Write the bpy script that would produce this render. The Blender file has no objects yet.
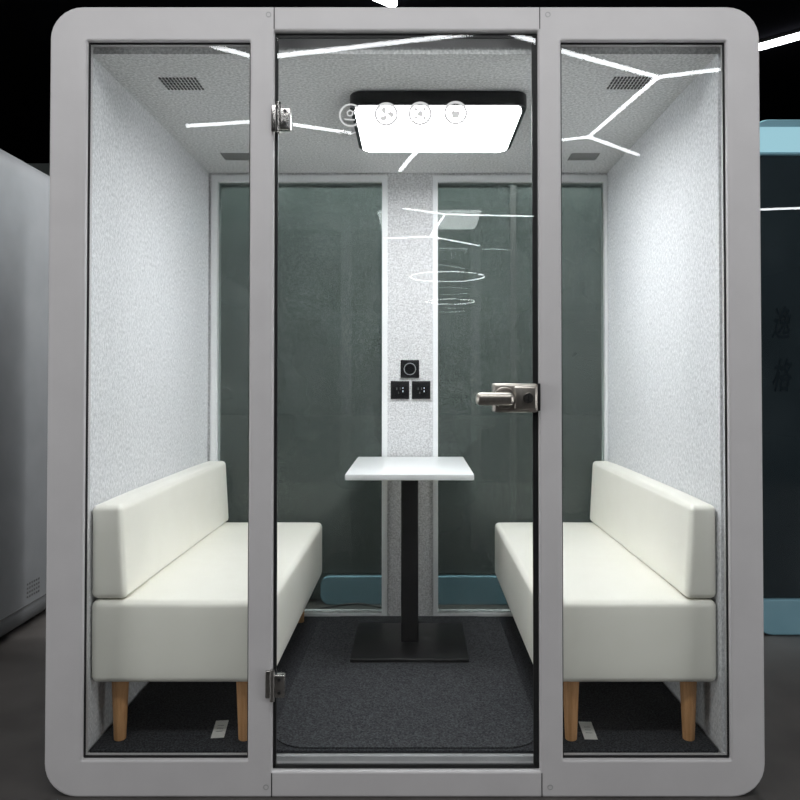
import bpy, bmesh, math, random
from mathutils import Vector, Matrix
random.seed(3)
S = bpy.context.scene
COL = S.collection

# ------------------------------------------------------------ materials
def nt(name):
    m = bpy.data.materials.new(name); m.use_nodes = True
    n = m.node_tree; n.nodes.clear()
    return m, n, n.nodes, n.links

def pbr(name, c1, c2=None, scale=40, rough=.5, metal=0, detail=3, bump=0, lo=.35, hi=.65, emis=None, estr=0, spec=.5, wav=None, bdist=.002):
    m, n, N, L = nt(name)
    o = N.new('ShaderNodeOutputMaterial'); b = N.new('ShaderNodeBsdfPrincipled')
    L.new(b.outputs[0], o.inputs[0])
    b.inputs['Roughness'].default_value = rough; b.inputs['Metallic'].default_value = metal
    b.inputs['Specular IOR Level'].default_value = spec
    tc = N.new('ShaderNodeTexCoord'); no = N.new('ShaderNodeTexNoise')
    no.inputs['Scale'].default_value = scale; no.inputs['Detail'].default_value = detail
    if wav:
        mp = N.new('ShaderNodeMapping'); mp.inputs['Scale'].default_value = wav
        L.new(tc.outputs['Object'], mp.inputs[0]); L.new(mp.outputs[0], no.inputs['Vector'])
    else:
        L.new(tc.outputs['Object'], no.inputs['Vector'])
    r = N.new('ShaderNodeValToRGB')
    r.color_ramp.elements[0].position = lo; r.color_ramp.elements[1].position = hi
    r.color_ramp.elements[0].color = (*c1, 1); r.color_ramp.elements[1].color = (*(c2 or c1), 1)
    L.new(no.outputs['Fac'], r.inputs[0]); L.new(r.outputs[0], b.inputs['Base Color'])
    if bump:
        bp = N.new('ShaderNodeBump'); bp.inputs['Strength'].default_value = bump; bp.inputs['Distance'].default_value = bdist
        L.new(no.outputs['Fac'], bp.inputs['Height']); L.new(bp.outputs[0], b.inputs['Normal'])
    if emis:
        b.inputs['Emission Color'].default_value = (*emis, 1); b.inputs['Emission Strength'].default_value = estr
    return m

def glass(name, tint, refl=.045, film=0, fc1=(.1, .12, .11), fc2=(.3, .35, .33), fscale=120, lo=.5, hi=.75):
    m, n, N, L = nt(name)
    o = N.new('ShaderNodeOutputMaterial')
    t = N.new('ShaderNodeBsdfTransparent'); t.inputs[0].default_value = (*tint, 1)
    g = N.new('ShaderNodeBsdfGlossy'); g.inputs['Roughness'].default_value = 0.0
    lw = N.new('ShaderNodeLayerWeight'); lw.inputs[0].default_value = .5
    p = N.new('ShaderNodeMath'); p.operation = 'POWER'; p.inputs[1].default_value = 5
    L.new(lw.outputs['Facing'], p.inputs[0])
    ma = N.new('ShaderNodeMath'); ma.operation = 'MULTIPLY_ADD'; ma.inputs[1].default_value = .9; ma.inputs[2].default_value = refl
    L.new(p.outputs[0], ma.inputs[0])
    base = t
    if film:
        d = N.new('ShaderNodeBsdfDiffuse')
        tc = N.new('ShaderNodeTexCoord'); no = N.new('ShaderNodeTexNoise'); no.inputs['Scale'].default_value = fscale; no.inputs['Detail'].default_value = 2
        r = N.new('ShaderNodeValToRGB'); r.color_ramp.elements[0].position = lo; r.color_ramp.elements[1].position = hi
        r.color_ramp.elements[0].color = (*fc1, 1); r.color_ramp.elements[1].color = (*fc2, 1)
        L.new(tc.outputs['Object'], no.inputs['Vector']); L.new(no.outputs['Fac'], r.inputs[0])
        n2 = N.new('ShaderNodeTexNoise'); n2.inputs['Scale'].default_value = 1.6; n2.inputs['Detail'].default_value = 1
        mr = N.new('ShaderNodeMapRange'); mr.inputs[1].default_value = .3; mr.inputs[2].default_value = .7; mr.inputs[3].default_value = .82; mr.inputs[4].default_value = 1.15
        L.new(tc.outputs['Object'], n2.inputs['Vector']); L.new(n2.outputs['Fac'], mr.inputs[0])
        vm = N.new('ShaderNodeVectorMath'); vm.operation = 'SCALE'
        L.new(r.outputs[0], vm.inputs[0]); L.new(mr.outputs[0], vm.inputs['Scale']); L.new(vm.outputs[0], d.inputs[0])
        mx = N.new('ShaderNodeMixShader'); mx.inputs[0].default_value = film
        L.new(t.outputs[0], mx.inputs[1]); L.new(d.outputs[0], mx.inputs[2]); base = mx
    m2 = N.new('ShaderNodeMixShader')
    L.new(ma.outputs[0], m2.inputs[0]); L.new(base.outputs[0], m2.inputs[1]); L.new(g.outputs[0], m2.inputs[2])
    L.new(m2.outputs[0], o.inputs[0])
    return m

def emit(name, col, s):
    m, n, N, L = nt(name)
    o = N.new('ShaderNodeOutputMaterial'); e = N.new('ShaderNodeEmission')
    e.inputs[0].default_value = (*col, 1); e.inputs[1].default_value = s
    L.new(e.outputs[0], o.inputs[0]); return m

M_frame = pbr('frame_paint', (.57, .56, .57), (.595, .585, .595), 8, rough=.55)
M_felt = pbr('wall_felt', (.53, .54, .56), (.84, .845, .865), 115, rough=.95, detail=10, bump=0, lo=.3, hi=.66, wav=(1, 1.2, .75))
M_feltc = pbr('ceiling_felt', (.45, .455, .46), (.80, .80, .80), 115, rough=.95, detail=10, bump=0, lo=.32, hi=.66)
M_feltp = pbr('pillar_felt', (.44, .44, .45), (.74, .74, .75), 140, rough=.95, detail=10, bump=0, lo=.33, hi=.64)
M_trim = pbr('white_trim', (.80, .81, .82), rough=.4)
M_sill = pbr('aluminium_sill', (.38, .385, .39), (.42, .425, .43), 20, rough=.5)
M_carpet = pbr('carpet', (.018, .019, .022), (.068, .071, .078), 180, rough=1, detail=8, bump=.6, lo=.38, hi=.68, spec=.1)
M_mat = pbr('rug_pile', (.022, .023, .026), (.084, .087, .094), 180, rough=1, detail=8, bump=.7, lo=.36, hi=.68, spec=.1)
M_leather = pbr('cream_leather', (.93, .91, .83), (.95, .93, .855), 14, rough=.36, bump=.05)
M_wood = pbr('beech_wood', (.50, .25, .10), (.64, .35, .16), 30, rough=.5, wav=(4, 4, .35))
M_black = pbr('black_metal', (.012, .012, .013), rough=.35)
M_blackm = pbr('black_plastic', (.008, .008, .009), rough=.25)
M_greyp = pbr('grey_marking', (.24, .25, .26), rough=.5)
M_seal = pbr('black_seal', (.006, .006, .007), rough=.6)
M_white = pbr('white_laminate', (.84, .85, .86), rough=.3)
M_chrome = pbr('brushed_steel', (.40, .39, .38), (.52, .51, .49), 60, rough=.22, metal=1)
M_nickel = pbr('warm_nickel', (.40, .375, .34), (.50, .47, .43), 60, rough=.34, metal=1)
M_glass = glass('clear_glass', (.98, .99, .988), .036)
M_bglass = glass('tinted_glass', (.74, .79, .77), .016, film=.27, fc1=(.13, .15, .142), fc2=(.46, .50, .485), fscale=150, lo=.48, hi=.80)
M_diff = emit('lamp_diffuser', (.98, .99, 1), 22)
M_strip = emit('strip_diffuser', (.96, .98, 1), 18)
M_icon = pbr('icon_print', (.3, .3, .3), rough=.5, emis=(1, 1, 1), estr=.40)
M_paper = pbr('paper', (.75, .74, .70), rough=.8)
M_ink = pbr('ink', (.3, .3, .3), rough=.8)
M_ledw = emit('indicator_led', (.8, .9, 1), 1.0)
M_conc = pbr('concrete_floor', (.062, .057, .054), (.10, .093, .088), 3, rough=.45, detail=8)
M_dark = pbr('dark_ceiling', (.004, .004, .005), rough=.9, spec=0)
M_wallm = pbr('dark_wall', (.02, .022, .025), (.03, .032, .035), 3, rough=.9, spec=.1)
M_bwall = pbr('grey_green_wall', (.10, .12, .115), (.20, .225, .215), 2.2, rough=.8)
M_pod2 = pbr('pod_paint_light', (.18, .188, .196), (.20, .208, .216), 5, rough=.5)
M_blue = pbr('pale_blue_paint', (.21, .41, .50), (.24, .45, .54), 5, rough=.4)
M_blue2 = pbr('bright_blue_paint', (.19, .37, .47), (.26, .46, .57), 3, rough=.4)
M_blueglow = emit('blue_lit_fascia', (.36, .63, .72), .92)
M_dglass = glass('smoked_glass', (.25, .33, .35), .07, film=.6, fc1=(.042, .06, .07), fc2=(.065, .088, .10), fscale=3)
M_dglass2 = glass('smoked_green_glass', (.40, .45, .45), .006, film=.5, fc1=(.10, .12, .115), fc2=(.15, .17, .167), fscale=2.5, lo=.4, hi=.6)
M_text = pbr('dark_lettering', (.016, .023, .028), rough=.9, spec=0)
M_slot = pbr('vent_slot', (.08, .08, .08), rough=.8)

# ------------------------------------------------------------ helpers
def mkobj(name, me, loc=(0, 0, 0), mats=(), parent=None, smooth=False):
    o = bpy.data.objects.new(name, me); COL.objects.link(o)
    for m in mats: me.materials.append(m)
    if smooth:
        for p in me.polygons: p.use_smooth = True
    loc = Vector(loc)
    if parent is not None:
        o.parent = parent
        w = Vector((0, 0, 0)); q = parent
        while q: w += q.location; q = q.parent
        loc = loc - w
    o.location = loc
    return o

def empty(name, loc, label=None, cat=None, parent=None):
    o = mkobj(name, None, loc, parent=parent)
    o.empty_display_size = .1
    if label: o['label'] = label
    if cat: o['category'] = cat
    return o

def tag(o, label=None, cat=None, group=None, kind=None):
    if label: o['label'] = label
    if cat: o['category'] = cat
    if group: o['group'] = group
    if kind: o['kind'] = kind
    return o

def box(name, x0, x1, y0, y1, z0, z1, mat, bev=0, seg=3, parent=None, rot=None, edges='all'):
    bm = bmesh.new(); bmesh.ops.create_cube(bm, size=1)
    h = z1 - z0
    for v in bm.verts: v.co = Vector((v.co.x * (x1 - x0), v.co.y * (y1 - y0), (v.co.z + .5) * h))
    if bev:
        es = bm.edges[:]
        if edges == 'z': es = [e for e in es if abs((e.verts[0].co - e.verts[1].co).normalized().z) > .9]
        if edges == 'y': es = [e for e in es if abs((e.verts[0].co - e.verts[1].co).normalized().y) > .9]
        bmesh.ops.bevel(bm, geom=es, offset=bev, segments=seg, profile=.5, affect='EDGES')
    me = bpy.data.meshes.new(name); bm.to_mesh(me); bm.free()
    o = mkobj(name, me, ((x0 + x1) / 2, (y0 + y1) / 2, z0), [mat], parent)
    if bev:
        for p in me.polygons: p.use_smooth = True
        try: me.set_sharp_from_angle(angle=math.radians(35))
        except Exception: pass
    if rot: o.rotation_euler = rot
    return o

def rrect(x0, x1, z0, z1, r=0, n=8):
    if r <= 0: return [(x0, z0), (x1, z0), (x1, z1), (x0, z1)]
    pts = []
    for cx, cz, a in ((x1 - r, z0 + r, -90), (x1 - r, z1 - r, 0), (x0 + r, z1 - r, 90), (x0 + r, z0 + r, 180)):
        for i in range(n + 1):
            t = math.radians(a + 90 * i / n); pts.append((cx + r * math.cos(t), cz + r * math.sin(t)))
    return pts

def ring(name, outer, holes, y0, y1, mat, bev=0, parent=None, plane='XZ'):
    """flat plate with holes, extruded y0..y1"""
    x0, x1, z0, z1 = outer[:4]; cx = (x0 + x1) / 2
    cu = bpy.data.curves.new(name, 'CURVE'); cu.dimensions = '2D'; cu.fill_mode = 'BOTH'
    cu.extrude = (y1 - y0) / 2 - bev; cu.bevel_depth = bev; cu.bevel_resolution = 2; cu.offset = -bev
    for q in [outer] + list(holes):
        pts = rrect(*q)
        s = cu.splines.new('POLY'); s.points.add(len(pts) - 1)
        for i, (a, b) in enumerate(pts): s.points[i].co = (a - cx, b - z0, 0, 1)
        s.use_cyclic_u = True
    t = bpy.data.objects.new('tmp', cu); COL.objects.link(t)
    bpy.context.view_layer.update()
    me = bpy.data.meshes.new_from_object(t.evaluated_get(bpy.context.evaluated_depsgraph_get()))
    bpy.data.objects.remove(t)
    me.materials.clear()
    for v in me.vertices: v.co = Vector((v.co.x, -v.co.z, v.co.y))
    me.update()
    return mkobj(name, me, (cx, (y0 + y1) / 2, z0), [mat], parent)

def cushion(name, x0, x1, y0, y1, z0, z1, r, mat, bulge=(0, 0, 0), parent=None, taper=0, flatbottom=True):
    h = Vector(((x1 - x0) / 2, (y1 - y0) / 2, (z1 - z0) / 2))
    bm = bmesh.new(); bmesh.ops.create_cube(bm, size=2)
    for v in bm.verts: v.co = Vector((v.co.x * h.x, v.co.y * h.y, v.co.z * h.z))
    for ax in range(3):
        cuts = []
        for f in (.12, .3, .55, .8, 1.0): cuts += [h[ax] - r * f, -h[ax] + r * f]
        k = 8
        for i in range(1, k): cuts.append((-h[ax] + r) + (2 * h[ax] - 2 * r) * i / k)
        nrm = Vector((0, 0, 0)); nrm[ax] = 1
        for c in cuts:
            co = Vector((0, 0, 0)); co[ax] = c
            bmesh.ops.bisect_plane(bm, geom=bm.verts[:] + bm.edges[:] + bm.faces[:], plane_co=co, plane_no=nrm, dist=1e-6)
    for v in bm.verts:
        p = v.co.copy()
        u = [p[i] / h[i] for i in range(3)]
        q = Vector([max(-h[i] + r, min(h[i] - r, p[i])) for i in range(3)])
        d = p - q
        if d.length > 1e-9: p = q + d.normalized() * r
        for i in range(3):
            j, k = [a for a in range(3) if a != i]
            w = (1 - u[j] ** 4) * (1 - u[k] ** 4)
            if abs(u[i]) > .999 and not (flatbottom and i == 2 and u[i] < 0):
                p[i] += math.copysign(bulge[i] * w, u[i])
        if taper:   # inner face leans: thicker towards the seat
            p.x += taper * (-(p.z / h.z)) * max(0, min(1, (math.copysign(1, taper) * p.x / h.x + 1) / 2))
        v.co = p
    for v in bm.verts: v.co.z += h.z
    bmesh.ops.recalc_face_normals(bm, faces=bm.faces)
    me = bpy.data.meshes.new(name); bm.to_mesh(me); bm.free()
    return mkobj(name, me, ((x0 + x1) / 2, (y0 + y1) / 2, z0), [mat], parent, smooth=True)

def cyl(name, loc, r1, r2, h, mat, axis='z', seg=24, parent=None, bev=0):
    bm = bmesh.new()
    bmesh.ops.create_cone(bm, cap_ends=True, segments=seg, radius1=r1, radius2=r2, depth=h)
    if bev:
        es = [e for e in bm.edges if len(e.link_faces) == 2 and any(len(f.verts) > 4 for f in e.link_faces)]
        bmesh.ops.bevel(bm, geom=es, offset=bev, segments=2, affect='EDGES')
    for v in bm.verts: v.co.z += h / 2
    if axis == 'y': bmesh.ops.rotate(bm, verts=bm.verts, matrix=Matrix.Rotation(math.radians(90), 3, 'X'))   # goes to -y
    if axis == 'x': bmesh.ops.rotate(bm, verts=bm.verts, matrix=Matrix.Rotation(math.radians(-90), 3, 'Y'))  # goes to -x
    me = bpy.data.meshes.new(name); bm.to_mesh(me); bm.free()
    o = mkobj(name, me, loc, [mat], parent, smooth=True)
    try: me.set_sharp_from_angle(angle=math.radians(40))
    except Exception: pass
    return o

def plates(name, rects, loc, mat, parent=None, base=None, basemat=None, axis='z', t=.002):
    bm = bmesh.new()
    def slab(u0, u1, v0, v1, a, b, mi):
        r = bmesh.ops.create_cube(bm, size=1)
        for v in r['verts']:
            c = v.co
            U = u0 + (c.x + .5) * (u1 - u0); V = v0 + (c.y + .5) * (v1 - v0); W = a + (c.z + .5) * (b - a)
            v.co = {'z': Vector((U, V, W)), 'y': Vector((U, W, V)), 'x': Vector((W, U, V))}[axis]
        for f in {f for v in r['verts'] for f in v.link_faces}: f.material_index = mi
    for q in rects: slab(*q, 0, t, 0)
    if base: slab(*base, -abs(t) * .5 if t > 0 else 0, abs(t) * .4 if t > 0 else 0, 1)
    bmesh.ops.recalc_face_normals(bm, faces=bm.faces)
    me = bpy.data.meshes.new(name); bm.to_mesh(me); bm.free()
    return mkobj(name, me, loc, [mat] + ([basemat] if basemat else []), parent)

# ------------------------------------------------------------ showroom shell
def struct(o): o['kind'] = 'structure'; return o
struct(box('floor', -7, 8, -24, 6, -.1, 0, M_conc))
struct(box('ceiling', -7, 8, -24, 6, 3.56, 3.66, M_dark))
struct(box('wall_back', -7, 8, 6, 6.1, 0, 3.56, M_bwall))
struct(box('wall_left', -7.1, -7, -24, 6, 0, 3.56, M_wallm))
struct(box('wall_right', 8, 8.1, -24, 6, 0, 3.56, M_wallm))
struct(box('wall_front', -7, 8, -24.1, -24, 0, 3.56, M_wallm))

# ------------------------------------------------------------ the booth
PX0, PX1, PZ1 = -1.076, 1.0165, 2.312
WL, WR, FZ, CZ, BY = -.978, .912, .10, 2.192, 1.37
WZ, DZ = 2.211, 2.241
pod = empty('office_pod', (-.029, .75, 0), 'light grey glass-fronted acoustic booth with felt-lined walls', 'office booth')
ring('front_frame', (PX0, PX1, 0, PZ1, .095),
     [(-.968, -.486, .107, WZ, .004), (-.4156, .363, .0745, DZ, .004), (.430, .918, .107, WZ, .004)],
     0, .05, M_frame, .006, pod)
ring('outer_shell', (PX0 + .004, PX1 - .004, .004, PZ1 - .004, .09), [(WL - .02, WR + .02, FZ - .02, CZ + .02, .01)], .05, 1.44, M_frame, 0, pod)
for x0, x1 in ((WL - .02, WL), (WR, WR + .02)):
    box('side_wall_lining', x0, x1, .05, BY, FZ, CZ, M_felt, parent=pod)
box('ceiling_lining', WL - .02, WR + .02, .05, BY, CZ, CZ + .02, M_feltc, parent=pod)
box('floor_deck', WL - .02, WR + .02, .05, BY + .07, FZ - .02, FZ - .006, M_sill, parent=pod)
GL = (-.934, -.156); GR = (.108, .896); GZ = (.116, 2.149)
ring('rear_wall', (WL - .02, WR + .02, FZ - .004, CZ), [(GL[0], GL[1], GZ[0], GZ[1]), (GR[0], GR[1], GZ[0], GZ[1])], BY, BY + .06, M_feltp, 0, pod)
for g0, g1, w0, w1 in ((GL[0], GL[1], .030, .026), (GR[0], GR[1], .024, .014)):
    ring('rear_window_trim', (g0 - w0, g1 + w1, GZ[0] - .014, GZ[1] + .03), [(g0, g1, GZ[0], GZ[1])], BY - .012, BY + .002, M_trim, .002, pod)
    p = box('rear_glass_pane', g0, g1, BY + .02, BY + .028, GZ[0], GZ[1], M_bglass, parent=pod)
    p['label'] = 'dark green-tinted rear glass pane'
for (x0, x1) in ((-.968, -.486), (.430, .918)):
    box('side_glass_pane', x0 + .001, x1 - .001, .022, .030, .108, WZ - .001, M_glass, parent=pod)
    ring('window_gasket', (x0, x1, .107, WZ), [(x0 + .004, x1 - .004, .112, WZ - .004)], .014, .021, M_seal, 0, pod)
for x in (-.4156, .368):
    for z0, z1 in ((DZ + .004, PZ1 - .002), (.002, .070)):
        box('frame_seam', x - .0012, x + .0012, -.0008, .004, z0, z1, M_seal, parent=pod)
for x, z in ((-.432, 2.288), (.392, 2.288), (-.432, .03), (.392, .03)):
    ring('frame_screw', (x - .008, x + .008, z - .008, z + .008, .0079), [(x - .0055, x + .0055, z - .0055, z + .0055, .0054)], -.0012, .004, M_sill, 0, pod)
for x0, x1 in ((-.486, -.4156), (.363, .430)):
    box('mullion_inner_post', x0 + .004, x1 - .004, .05, .062, FZ, CZ, M_trim, parent=pod)
def vent(x, y):
    rects = []
    for j in range(5):
        for i in range(11):
            u = -.06 + i * .0115; v = -.05 + j * .022
            rects.append((u, u + .0055, v, v + .013))
    plates('ceiling_vent', rects, (x, y, CZ), M_slot, pod, t=-.003)
for x, y in ((-.773, .277), (.706, .27), (-.782, 1.10), (.74, 1.10)): vent(x, y)

# door
door = empty('door', (-.4156, .012, .08), parent=pod)
dx0, dx1, dz0, dz1 = -.409, .357, .082, DZ - .01
box('door_glass', dx0, dx1, .008, .016, dz0, dz1, M_glass, parent=door)
for nm, a in (('door_seal', (dx0 - .006, dx0 + .003, .0165, .024, dz0, dz1)), ('door_seal', (dx1 - .010, dx1 + .006, .0165, .024, dz0, dz1)),
              ('door_seal', (dx0 - .006, dx1 + .006, .0165, .024, dz1 - .004, dz1 + .008)), ('door_seal', (dx0 - .006, dx1 + .006, .0165, .024, dz0 - .006, dz0 + .004))):
    box(nm, *a, M_seal, parent=door)
def hinge(zc, x):
    h = empty('hinge', (x, .0, zc), parent=door)
    box('hinge_leaf', x - .014, x + .010, -.010, .0, zc - .040, zc + .040, M_chrome, .003, parent=h)
    box('hinge_clamp', x + .006, x + .044, -.016, .007, zc - .036, zc + .030, M_chrome, .004, parent=h)
    cyl('hinge_knuckle', (x + .008, -.014, zc - .046), .008, .008, .092, M_chrome, 'z', 16, h, .002)
    for dz in (-.02, .018):
        cyl('hinge_screw', (x + .028, -.015, zc + dz), .005, .005, .004, M_black, 'y', 12, h)
hinge(1.978, -.408); hinge(.328, -.420)
hd = empty('door_handle', (.29, .0, 1.13), parent=door); hd['label'] = 'brushed nickel lever handle with lock case'
box('lock_case', .228, .357, -.022, .0075, 1.116, 1.200, M_nickel, .008, parent=hd)
box('lock_cover', .286, .352, -.034, -.020, 1.124, 1.192, M_nickel, .006, parent=hd)
box('lock_case_inside', .228, .357, .0165, .040, 1.116, 1.200, M_nickel, .006, parent=hd)
cyl('handle_rose', (.258, -.021, 1.158), .033, .029, .018, M_nickel, 'y', 32, hd, .003)
cyl('handle_neck', (.258, -.036, 1.158), .016, .014, .030, M_nickel, 'y', 20, hd)
lev = cushion('lever', .172, .282, -.082, -.052, 1.138, 1.174, .0145, M_nickel, parent=hd, flatbottom=False)
cyl('key_cylinder', (.326, -.033, 1.158), .016, .014, .010, M_chrome, 'y', 24, hd, .002)
box('key_slot', .3245, .3275, -.0445, -.042, 1.150, 1.166, M_black, parent=hd)
box('strike_plate', .357, .366, -.008, .0, 1.12, 1.20, M_black, .002, parent=hd)

# touch icons printed on glass
def flat(name, polys, loc, mat, parent):
    bm = bmesh.new()
    for P in polys:
        vs = [bm.verts.new((a, 0, b)) for a, b in P]
        bm.faces.new(vs)
    r = bmesh.ops.extrude_face_region(bm, geom=bm.faces[:])
    for v in [g for g in r['geom'] if isinstance(g, bmesh.types.BMVert)]: v.co.y -= .0006
    bmesh.ops.recalc_face_normals(bm, faces=bm.faces)
    me = bpy.data.meshes.new(name); bm.to_mesh(me); bm.free()
    return mkobj(name, me, loc, [mat], parent)
def annulus(cx, cz, r, w, n=36):
    out = []
    for i in range(n):
        a, b = 2 * math.pi * i / n, 2 * math.pi * (i + 1) / n
        out.append([(cx + r * math.cos(a), cz + r * math.sin(a)), (cx + r * math.cos(b), cz + r * math.sin(b)),
                    (cx + (r - w) * math.cos(b), cz + (r - w) * math.sin(b)), (cx + (r - w) * math.cos(a), cz + (r - w) * math.sin(a))])
    return out
def disc(cx, cz, r, n=14): return [[(cx + r * math.cos(2 * math.pi * i / n), cz + r * math.sin(2 * math.pi * i / n)) for i in range(n)]]
def bar(x0, z0, x1, z1, w=.0055):
    d = Vector((x1 - x0, z1 - z0)).normalized(); p = Vector((-d.y, d.x)) * w / 2
    return [[(x0 + p.x, z0 + p.y), (x1 + p.x, z1 + p.y), (x1 - p.x, z1 - p.y), (x0 - p.x, z0 - p.y)]]
R = annulus(0, 0, .0355, .0078)
ic1 = annulus(0, 0, .0345, .0050) + annulus(-.002, .006, .010, .0040, 16) + bar(-.018, -.012, .012, -.014, .004) + bar(.004, .01, .018, .012, .004)
blade = []
for k in range(3):
    a = math.radians(90 + 120 * k)
    P = [(0, 0), (.010, .001), (.019, -.002), (.023, .007), (.016, .015), (.004, .013)]
    blade.append([(x * math.cos(a) - z * math.sin(a), x * math.sin(a) + z * math.cos(a)) for x, z in P])
ic2 = R + blade
ic3 = R + disc(0, 0, .009)
for k in range(4):
    a = math.radians(45 + 90 * k); ic3 = ic3 + bar(.009 * math.cos(a), .009 * math.sin(a), .016 * math.cos(a), .016 * math.sin(a)) + disc(.018 * math.cos(a), .018 * math.sin(a), .0055, 8)
ic4 = R + [[(-.010, -.016), (.010, -.016), (.014, .005), (-.014, .005)]] + bar(-.007, .004, -.007, .018, .006) + bar(.007, .004, .007, .018, .006)
for x, z, ic in ((-.190, 1.992, ic1), (-.085, 1.995, ic2), (.015, 1.997, ic3), (.120, 1.999, ic4)):
    o = flat('touch_icon', ic, (x, .0078, z), M_icon, door)
    o['label'] = 'white circular touch icon printed on glass'
flat('touch_icon', bar(-.03, -.004, -.01, .004, .003) + bar(-.01, .004, .006, -.006, .003) + bar(.006, -.006, .022, .002, .003), (-.197, .0078, 1.940), M_icon, door)

# ------------------------------------------------------------ carpet
cp = box('carpet', WL + .004, WR - .004, .066, BY - .014, FZ - .005, FZ + .005, M_carpet, .004)
tag(cp, 'dark charcoal speckled carpet covering the booth floor', 'carpet')
mt = ring('floor_mat', (-.435, .400, 0, 1.27, .12), [], 0, .005, M_mat, .002)
for v in mt.data.vertices: v.co = Vector((v.co.x, v.co.z, -v.co.y))
mt.data.update(); mt.location = (-.026, .072, FZ + .008)
tag(mt, 'charcoal grey rug with rounded corners between the sofas', 'rug')

# ------------------------------------------------------------ sofas
def sofa(side, group):
    if side < 0: x0, x1 = WL + .003, -.432
    else: x0, x1 = .371, WR - .003
    cx = (x0 + x1) / 2
    lab = 'cream leather bench sofa with wooden legs, ' + ('hinge side of door' if side < 0 else 'handle side of door')
    s = empty('bench_sofa', (cx, .70, FZ + .006), lab, 'sofa'); s['group'] = group
    cushion('seat', x0, x1, .068, 1.345, .300, .547, .021, M_leather, (.002, .004, .008), s)
    if side < 0: b0, b1 = x0, x0 + .100
    else: b0, b1 = x1 - .088, x1
    cushion('backrest', b0, b1, .070, 1.345, .551, .832, .018, M_leather, (.001, .003, .007), s, taper=.008 * (-side))
    lx = (-.908, -.525) if side < 0 else (.480, .842)
    for y in (.135, 1.27):
        for x in lx:
            cyl('leg', (x, y, FZ + .0055), .018, .026, .300 - FZ - .0055, M_wood, 'z', 24, s, .002)
    return s
sofa(-1, 'facing bench sofas'); sofa(1, 'facing bench sofas')

for x, y, a in ((-.617, .20, .12), (.545, .19, -.06)):
    t = plates('paper_tag', [(-.010, .010, .02 + k * .02, .0225 + k * .02) for k in range(-2, 1)], (x, y, FZ + .0065), M_ink, None,
               (-.020, .020, -.06, .06), M_paper, t=.0012)
    t.rotation_euler = (0, 0, a)
    tag(t, 'small white printed paper tag lying under the sofa', 'tag', 'paper tags under the sofas')

# ------------------------------------------------------------ table
tb = empty('table', (-.021, 1.0, FZ + .018), 'white rectangular table on black pedestal, against the rear wall', 'table')
box('table_top', -.268, .226, .69, 1.352, .826, .850, M_white, .003, parent=tb)
box('table_column', -.058, .014, .95, 1.022, FZ + .020, .820, M_black, .006, parent=tb)
box('top_bracket', -.12, .08, .84, 1.14, .818, .826, M_black, .002, parent=tb)
box('table_base', -.253, .211, .755, 1.20, FZ + .0108, FZ + .024, M_black, .003, parent=tb)

# ------------------------------------------------------------ sockets
def sock(cx, cz, kind):
    e = empty('wall_control_plate' if kind else 'power_socket', (cx, BY - .004, cz - .043),
              'black square dimmer plate with round dial on felt pillar' if kind else 'black square power socket on felt pillar above the table',
              'switch' if kind else 'socket')
    if not kind: e['group'] = 'power sockets above the table'
    box('faceplate', cx - .044, cx + .044, BY - .011, BY - .0005, cz - .043, cz + .043, M_blackm, .004, parent=e)
    if kind:
        flat('dial_ring', annulus(0, 0, .029, .004), (cx, BY - .0112, cz), M_greyp, e)
        cyl('dial', (cx, BY - .010, cz), .0245, .022, .008, M_blackm, 'y', 32, e, .002)
    else:
        sl = [(-.016, -.0125, .000, .012), (.000, .0035, .000, .012), (-.008, -.0045, -.018, -.008)]
        plates('socket_slots', sl, (cx, BY - .0122, cz), M_slot, e, axis='y')
        plates('indicator_light', [(-.002, .002, -.010, -.002), (-.002, .002, .006, .012)], (cx + .014, BY - .0125, cz), M_ledw, e, axis='y')
sock(-.024, 1.262, 1); sock(-.071, 1.163, 0); sock(.029, 1.163, 0)

# ------------------------------------------------------------ ceiling lamp
lp = empty('ceiling_lamp', (.085, .6, CZ), 'rounded rectangular black-rimmed flat ceiling lamp, switched on', 'ceiling lamp')
def flatrr(name, x0, x1, y0, y1, z0, z1, r, mat, bev, parent):
    o = ring(name, (x0, x1, y0, y1, r), [], 0, z1 - z0, mat, bev)
    for v in o.data.vertices: v.co = Vector((v.co.x, v.co.z - (y1 - y0) / 2, -v.co.y))
    o.data.update()
    w = Vector(((x0 + x1) / 2, (y0 + y1) / 2, (z0 + z1) / 2))
    o.parent = parent; o.location = w - parent.location
    return o
flatrr('lamp_housing', -.225, .385, .335, .865, 2.142, CZ - .001, .05, M_blackm, .004, lp)
flatrr('lamp_diffuser', -.208, .368, .352, .848, 2.134, 2.144, .042, M_diff, .003, lp)

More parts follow.
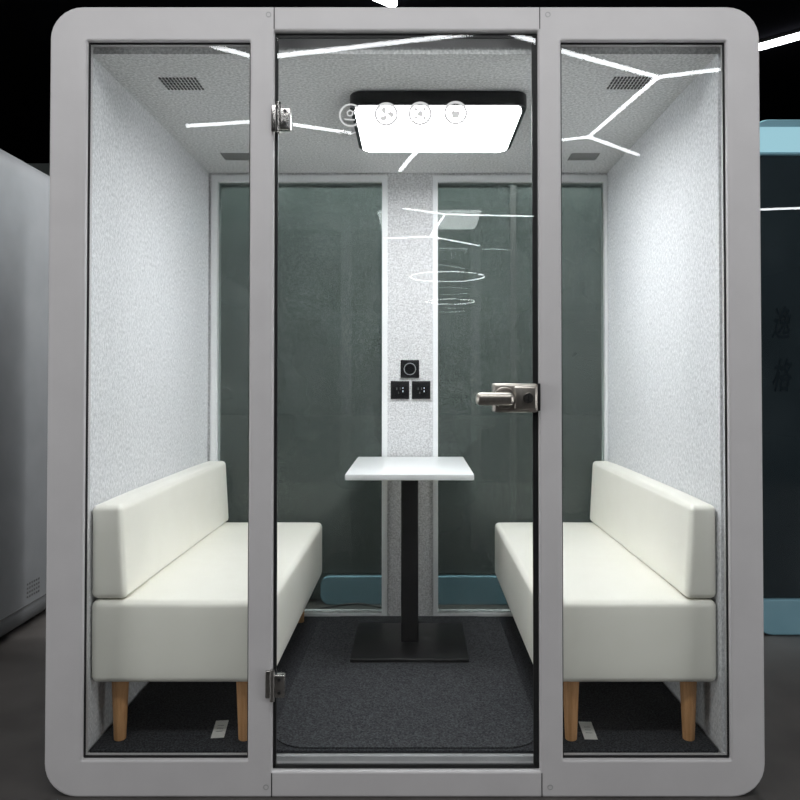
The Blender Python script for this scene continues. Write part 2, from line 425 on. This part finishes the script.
# ------------------------------------------------------------ showroom linear lights: one fixture per connected network
def loop(cx, cy, r, n=18):
    P = [(cx + r * math.cos(2 * math.pi * i / n), cy + r * math.sin(2 * math.pi * i / n)) for i in range(n)]
    return [(P[i], P[(i + 1) % n]) for i in range(n)]
NET = [(.014, [((-1.511, -2.893), (-1.095, -3.183)), ((-1.095, -3.183), (-.206, -2.955)), ((-.206, -2.955), (.561, -2.759)),
       ((.561, -2.759), (1.127, -3.10)), ((1.127, -3.10), (1.858, -3.508)), ((1.858, -3.508), (2.29, -3.359)),
       ((1.858, -3.508), (1.656, -4.941)), ((1.656, -4.941), (2.30, -5.52)), ((1.656, -4.941), (1.347, -5.062))]),
       (.018, [((-.165, -6.12), (.124, -5.0))]), (.015, [((-2.08, -4.627), (-1.358, -4.494)), ((-1.358, -4.494), (-.607, -4.852))]),
       (.011, [((-.162, -7.995), (.419, -8.37)), ((.419, -8.37), (1.668, -8.50)), ((.419, -8.37), (.242, -10.02)),
       ((-.49, -10.19), (.242, -10.02)), ((.242, -10.02), (1.119, -10.85))]),
       (.008, loop(.72, -14.85, .84)), (.008, loop(1.04, -20.3, .72)),
       (.018, [((4.6, -5.25), (5.2, -5.15))]), (.012, [((4.6, -8.0), (5.3, -8.3))]),
       (.024, [((2.30, 3.10), (2.75, 2.70))]), (.024, [((-.26, 2.30), (-.13, 2.42))])]
for wd, net in NET:
    bm = bmesh.new()
    pts = [Vector(p) for sgm in net for p in sgm]
    c = sum(pts, Vector((0, 0))) / len(pts)
    for a, b in net:
        a = Vector(a) - c; b = Vector(b) - c; d = b - a
        M = Matrix.Translation((*((a + b) / 2), 0)) @ Matrix.Rotation(math.atan2(d.y, d.x), 4, 'Z')
        for (w, z0, z1, mi) in ((wd, .035 - wd * 1.2, .035, 0), (wd + .002, .035, .058, 1)):
            r = bmesh.ops.create_cube(bm, size=1)
            for v in r['verts']: v.co = M @ Vector((v.co.x * (d.length + .01), v.co.y * w * 2, z0 + (v.co.z + .5) * (z1 - z0)))
            for f in {f for v in r['verts'] for f in v.link_faces}: f.material_index = mi
    me = bpy.data.meshes.new('linear_light'); bm.to_mesh(me); bm.free()
    o = mkobj('linear_light', me, (c.x, c.y, 3.50), [M_strip, M_black])
    tag(o, 'white glowing linear LED ceiling light in hexagonal pattern', 'ceiling light', 'hexagonal linear LED ceiling lights')

# ------------------------------------------------------------ neighbouring booths
n1 = empty('office_pod', (-2.95, 2.2, 0), 'pale grey booth with rounded edges and perforated foot vent', 'office booth')
ring('body', (-4.05, -1.85, .0, 2.30, .14), [], .9, 3.5, M_pod2, .01, n1)
plates('side_vent', [(1.42 + i * .022, 1.430 + i * .022, .17 + j * .020, .179 + j * .020) for i in range(6) for j in range(4)], (-1.852, 0, 0), M_slot, n1, axis='x', t=.004)
box('base_seam', -1.852, -1.847, .92, 3.48, .135, .139, M_slot, parent=n1)

n2 = empty('office_pod', (2.8, 2.1, 0), 'pale blue framed booth with dark glass front and vertical lettering', 'office booth')
ring('frame', (1.60, 4.0, .0, 2.46, .10), [(1.62, 3.97, .17, 2.29, .01)], 1.40, 1.46, M_blue, .008, n2)
box('body', 1.66, 3.96, 1.46, 2.9, .05, 2.42, M_wallm, .05, parent=n2)
box('front_glass', 1.62, 3.97, 1.42, 1.43, .17, 2.29, M_dglass, parent=n2)
box('lit_fascia', 1.62, 3.97, 1.392, 1.40, 2.30, 2.42, M_blueglow, .002, parent=n2)
for i, ch in enumerate('逸格'):
    cu = bpy.data.curves.new('lettering', 'FONT'); cu.body = ch; cu.size = .12; cu.extrude = .0005; cu.align_x = 'CENTER'; cu.shear = .3; cu.offset = .001
    t = bpy.data.objects.new('lettering', cu); COL.objects.link(t)
    bpy.context.view_layer.update()
    me = bpy.data.meshes.new_from_object(t.evaluated_get(bpy.context.evaluated_depsgraph_get()))
    bpy.data.objects.remove(t); me.materials.clear()
    for v in me.vertices: v.co = Vector((v.co.x * .75, -v.co.z, v.co.y * 1.4))
    mkobj('lettering', me, (1.75, 1.418, 1.42 - i * .25), [M_text], n2)

n3 = empty('office_pod', (.02, 2.4, 0), 'pale blue booth with grey-green glass behind the main booth', 'office booth')
ring('base_band', (-.51, 1.50, .0, .15, .05), [], 1.895, 1.95, M_blue2, .004, n3)
box('top_band', -1.45, 1.49, 1.90, 1.95, 2.28, 2.40, M_blue, .01, parent=n3)
box('body', -1.45, 1.49, 1.95, 3.1, .0, 2.36, M_bwall, .05, parent=n3)
box('front_glass', -1.45, 1.49, 1.92, 1.93, .165, 2.28, M_dglass2, parent=n3)
for x0 in (.52, 1.02):
    box('mullion', x0, x0 + .03, 1.905, 1.918, .15, 2.28, M_slot, parent=n3)
# cable lying behind the booth
cu = bpy.data.curves.new('c', 'CURVE'); cu.dimensions = '3D'; cu.bevel_depth = .006; cu.bevel_resolution = 3
s = cu.splines.new('NURBS'); P = [(-.50, 1.80, .008), (-.40, 1.77, .03), (-.30, 1.79, .05), (-.15, 1.76, .01), (.1, 1.78, .008), (.4, 1.75, .008)]
s.points.add(len(P) - 1)
for i, p in enumerate(P): s.points[i].co = (*p, 1)
s.use_endpoint_u = True
t = bpy.data.objects.new('t', cu); COL.objects.link(t); bpy.context.view_layer.update()
me = bpy.data.meshes.new_from_object(t.evaluated_get(bpy.context.evaluated_depsgraph_get())); bpy.data.objects.remove(t); me.materials.clear()
tag(mkobj('power_cable', me, (0, 0, 0), [M_black], smooth=True), 'thin black power cable lying behind the booth', 'cable')

# ------------------------------------------------------------ added fill lights
def area(name, loc, rot, sx, sy, e, col=(1, 1, 1)):
    l = bpy.data.lights.new(name, 'AREA'); l.shape = 'RECTANGLE'; l.size = sx; l.size_y = sy; l.energy = e; l.color = col
    o = bpy.data.objects.new(name, l); COL.objects.link(o); o.location = loc; o.rotation_euler = rot
    return o
area('overhead_fill', (0, -1.7, 3.52), (math.radians(35), 0, 0), 4.0, .6, 80)  # unseen overhead fill, added to brighten the front frame
for sx in (-1, 1):
    o = area('side_fill', (5.3 * sx, -2.4, 1.0), (0, 0, 0), 1.8, 2.0, 66)  # added on both sides to light the booth front evenly, no real fixture
    o.rotation_euler = (Vector((0, 0, .6)) - o.location).to_track_quat('-Z', 'Y').to_euler()
area('rear_fill', (.1, 1.55, 2.75), (math.radians(14), 0, 0), 2.8, .1, 110)  # added fill strip, brightens the booth seen through the rear glass
w = bpy.data.worlds.new('world'); S.world = w; w.use_nodes = True
w.node_tree.nodes['Background'].inputs[0].default_value = (.02, .022, .025, 1)
w.node_tree.nodes['Background'].inputs[1].default_value = .5

# ------------------------------------------------------------ camera
cam = bpy.data.cameras.new('camera'); cam.sensor_width = 36; cam.lens = 762 / 800 * 36
cam.shift_x = -15 / 800; cam.shift_y = -33.3 / 800
co = bpy.data.objects.new('camera', cam); COL.objects.link(co)
co.location = (0, -2.23, 1.21); co.rotation_euler = (math.radians(91), 0, 0)
S.camera = co
S.view_settings.view_transform = 'Standard'
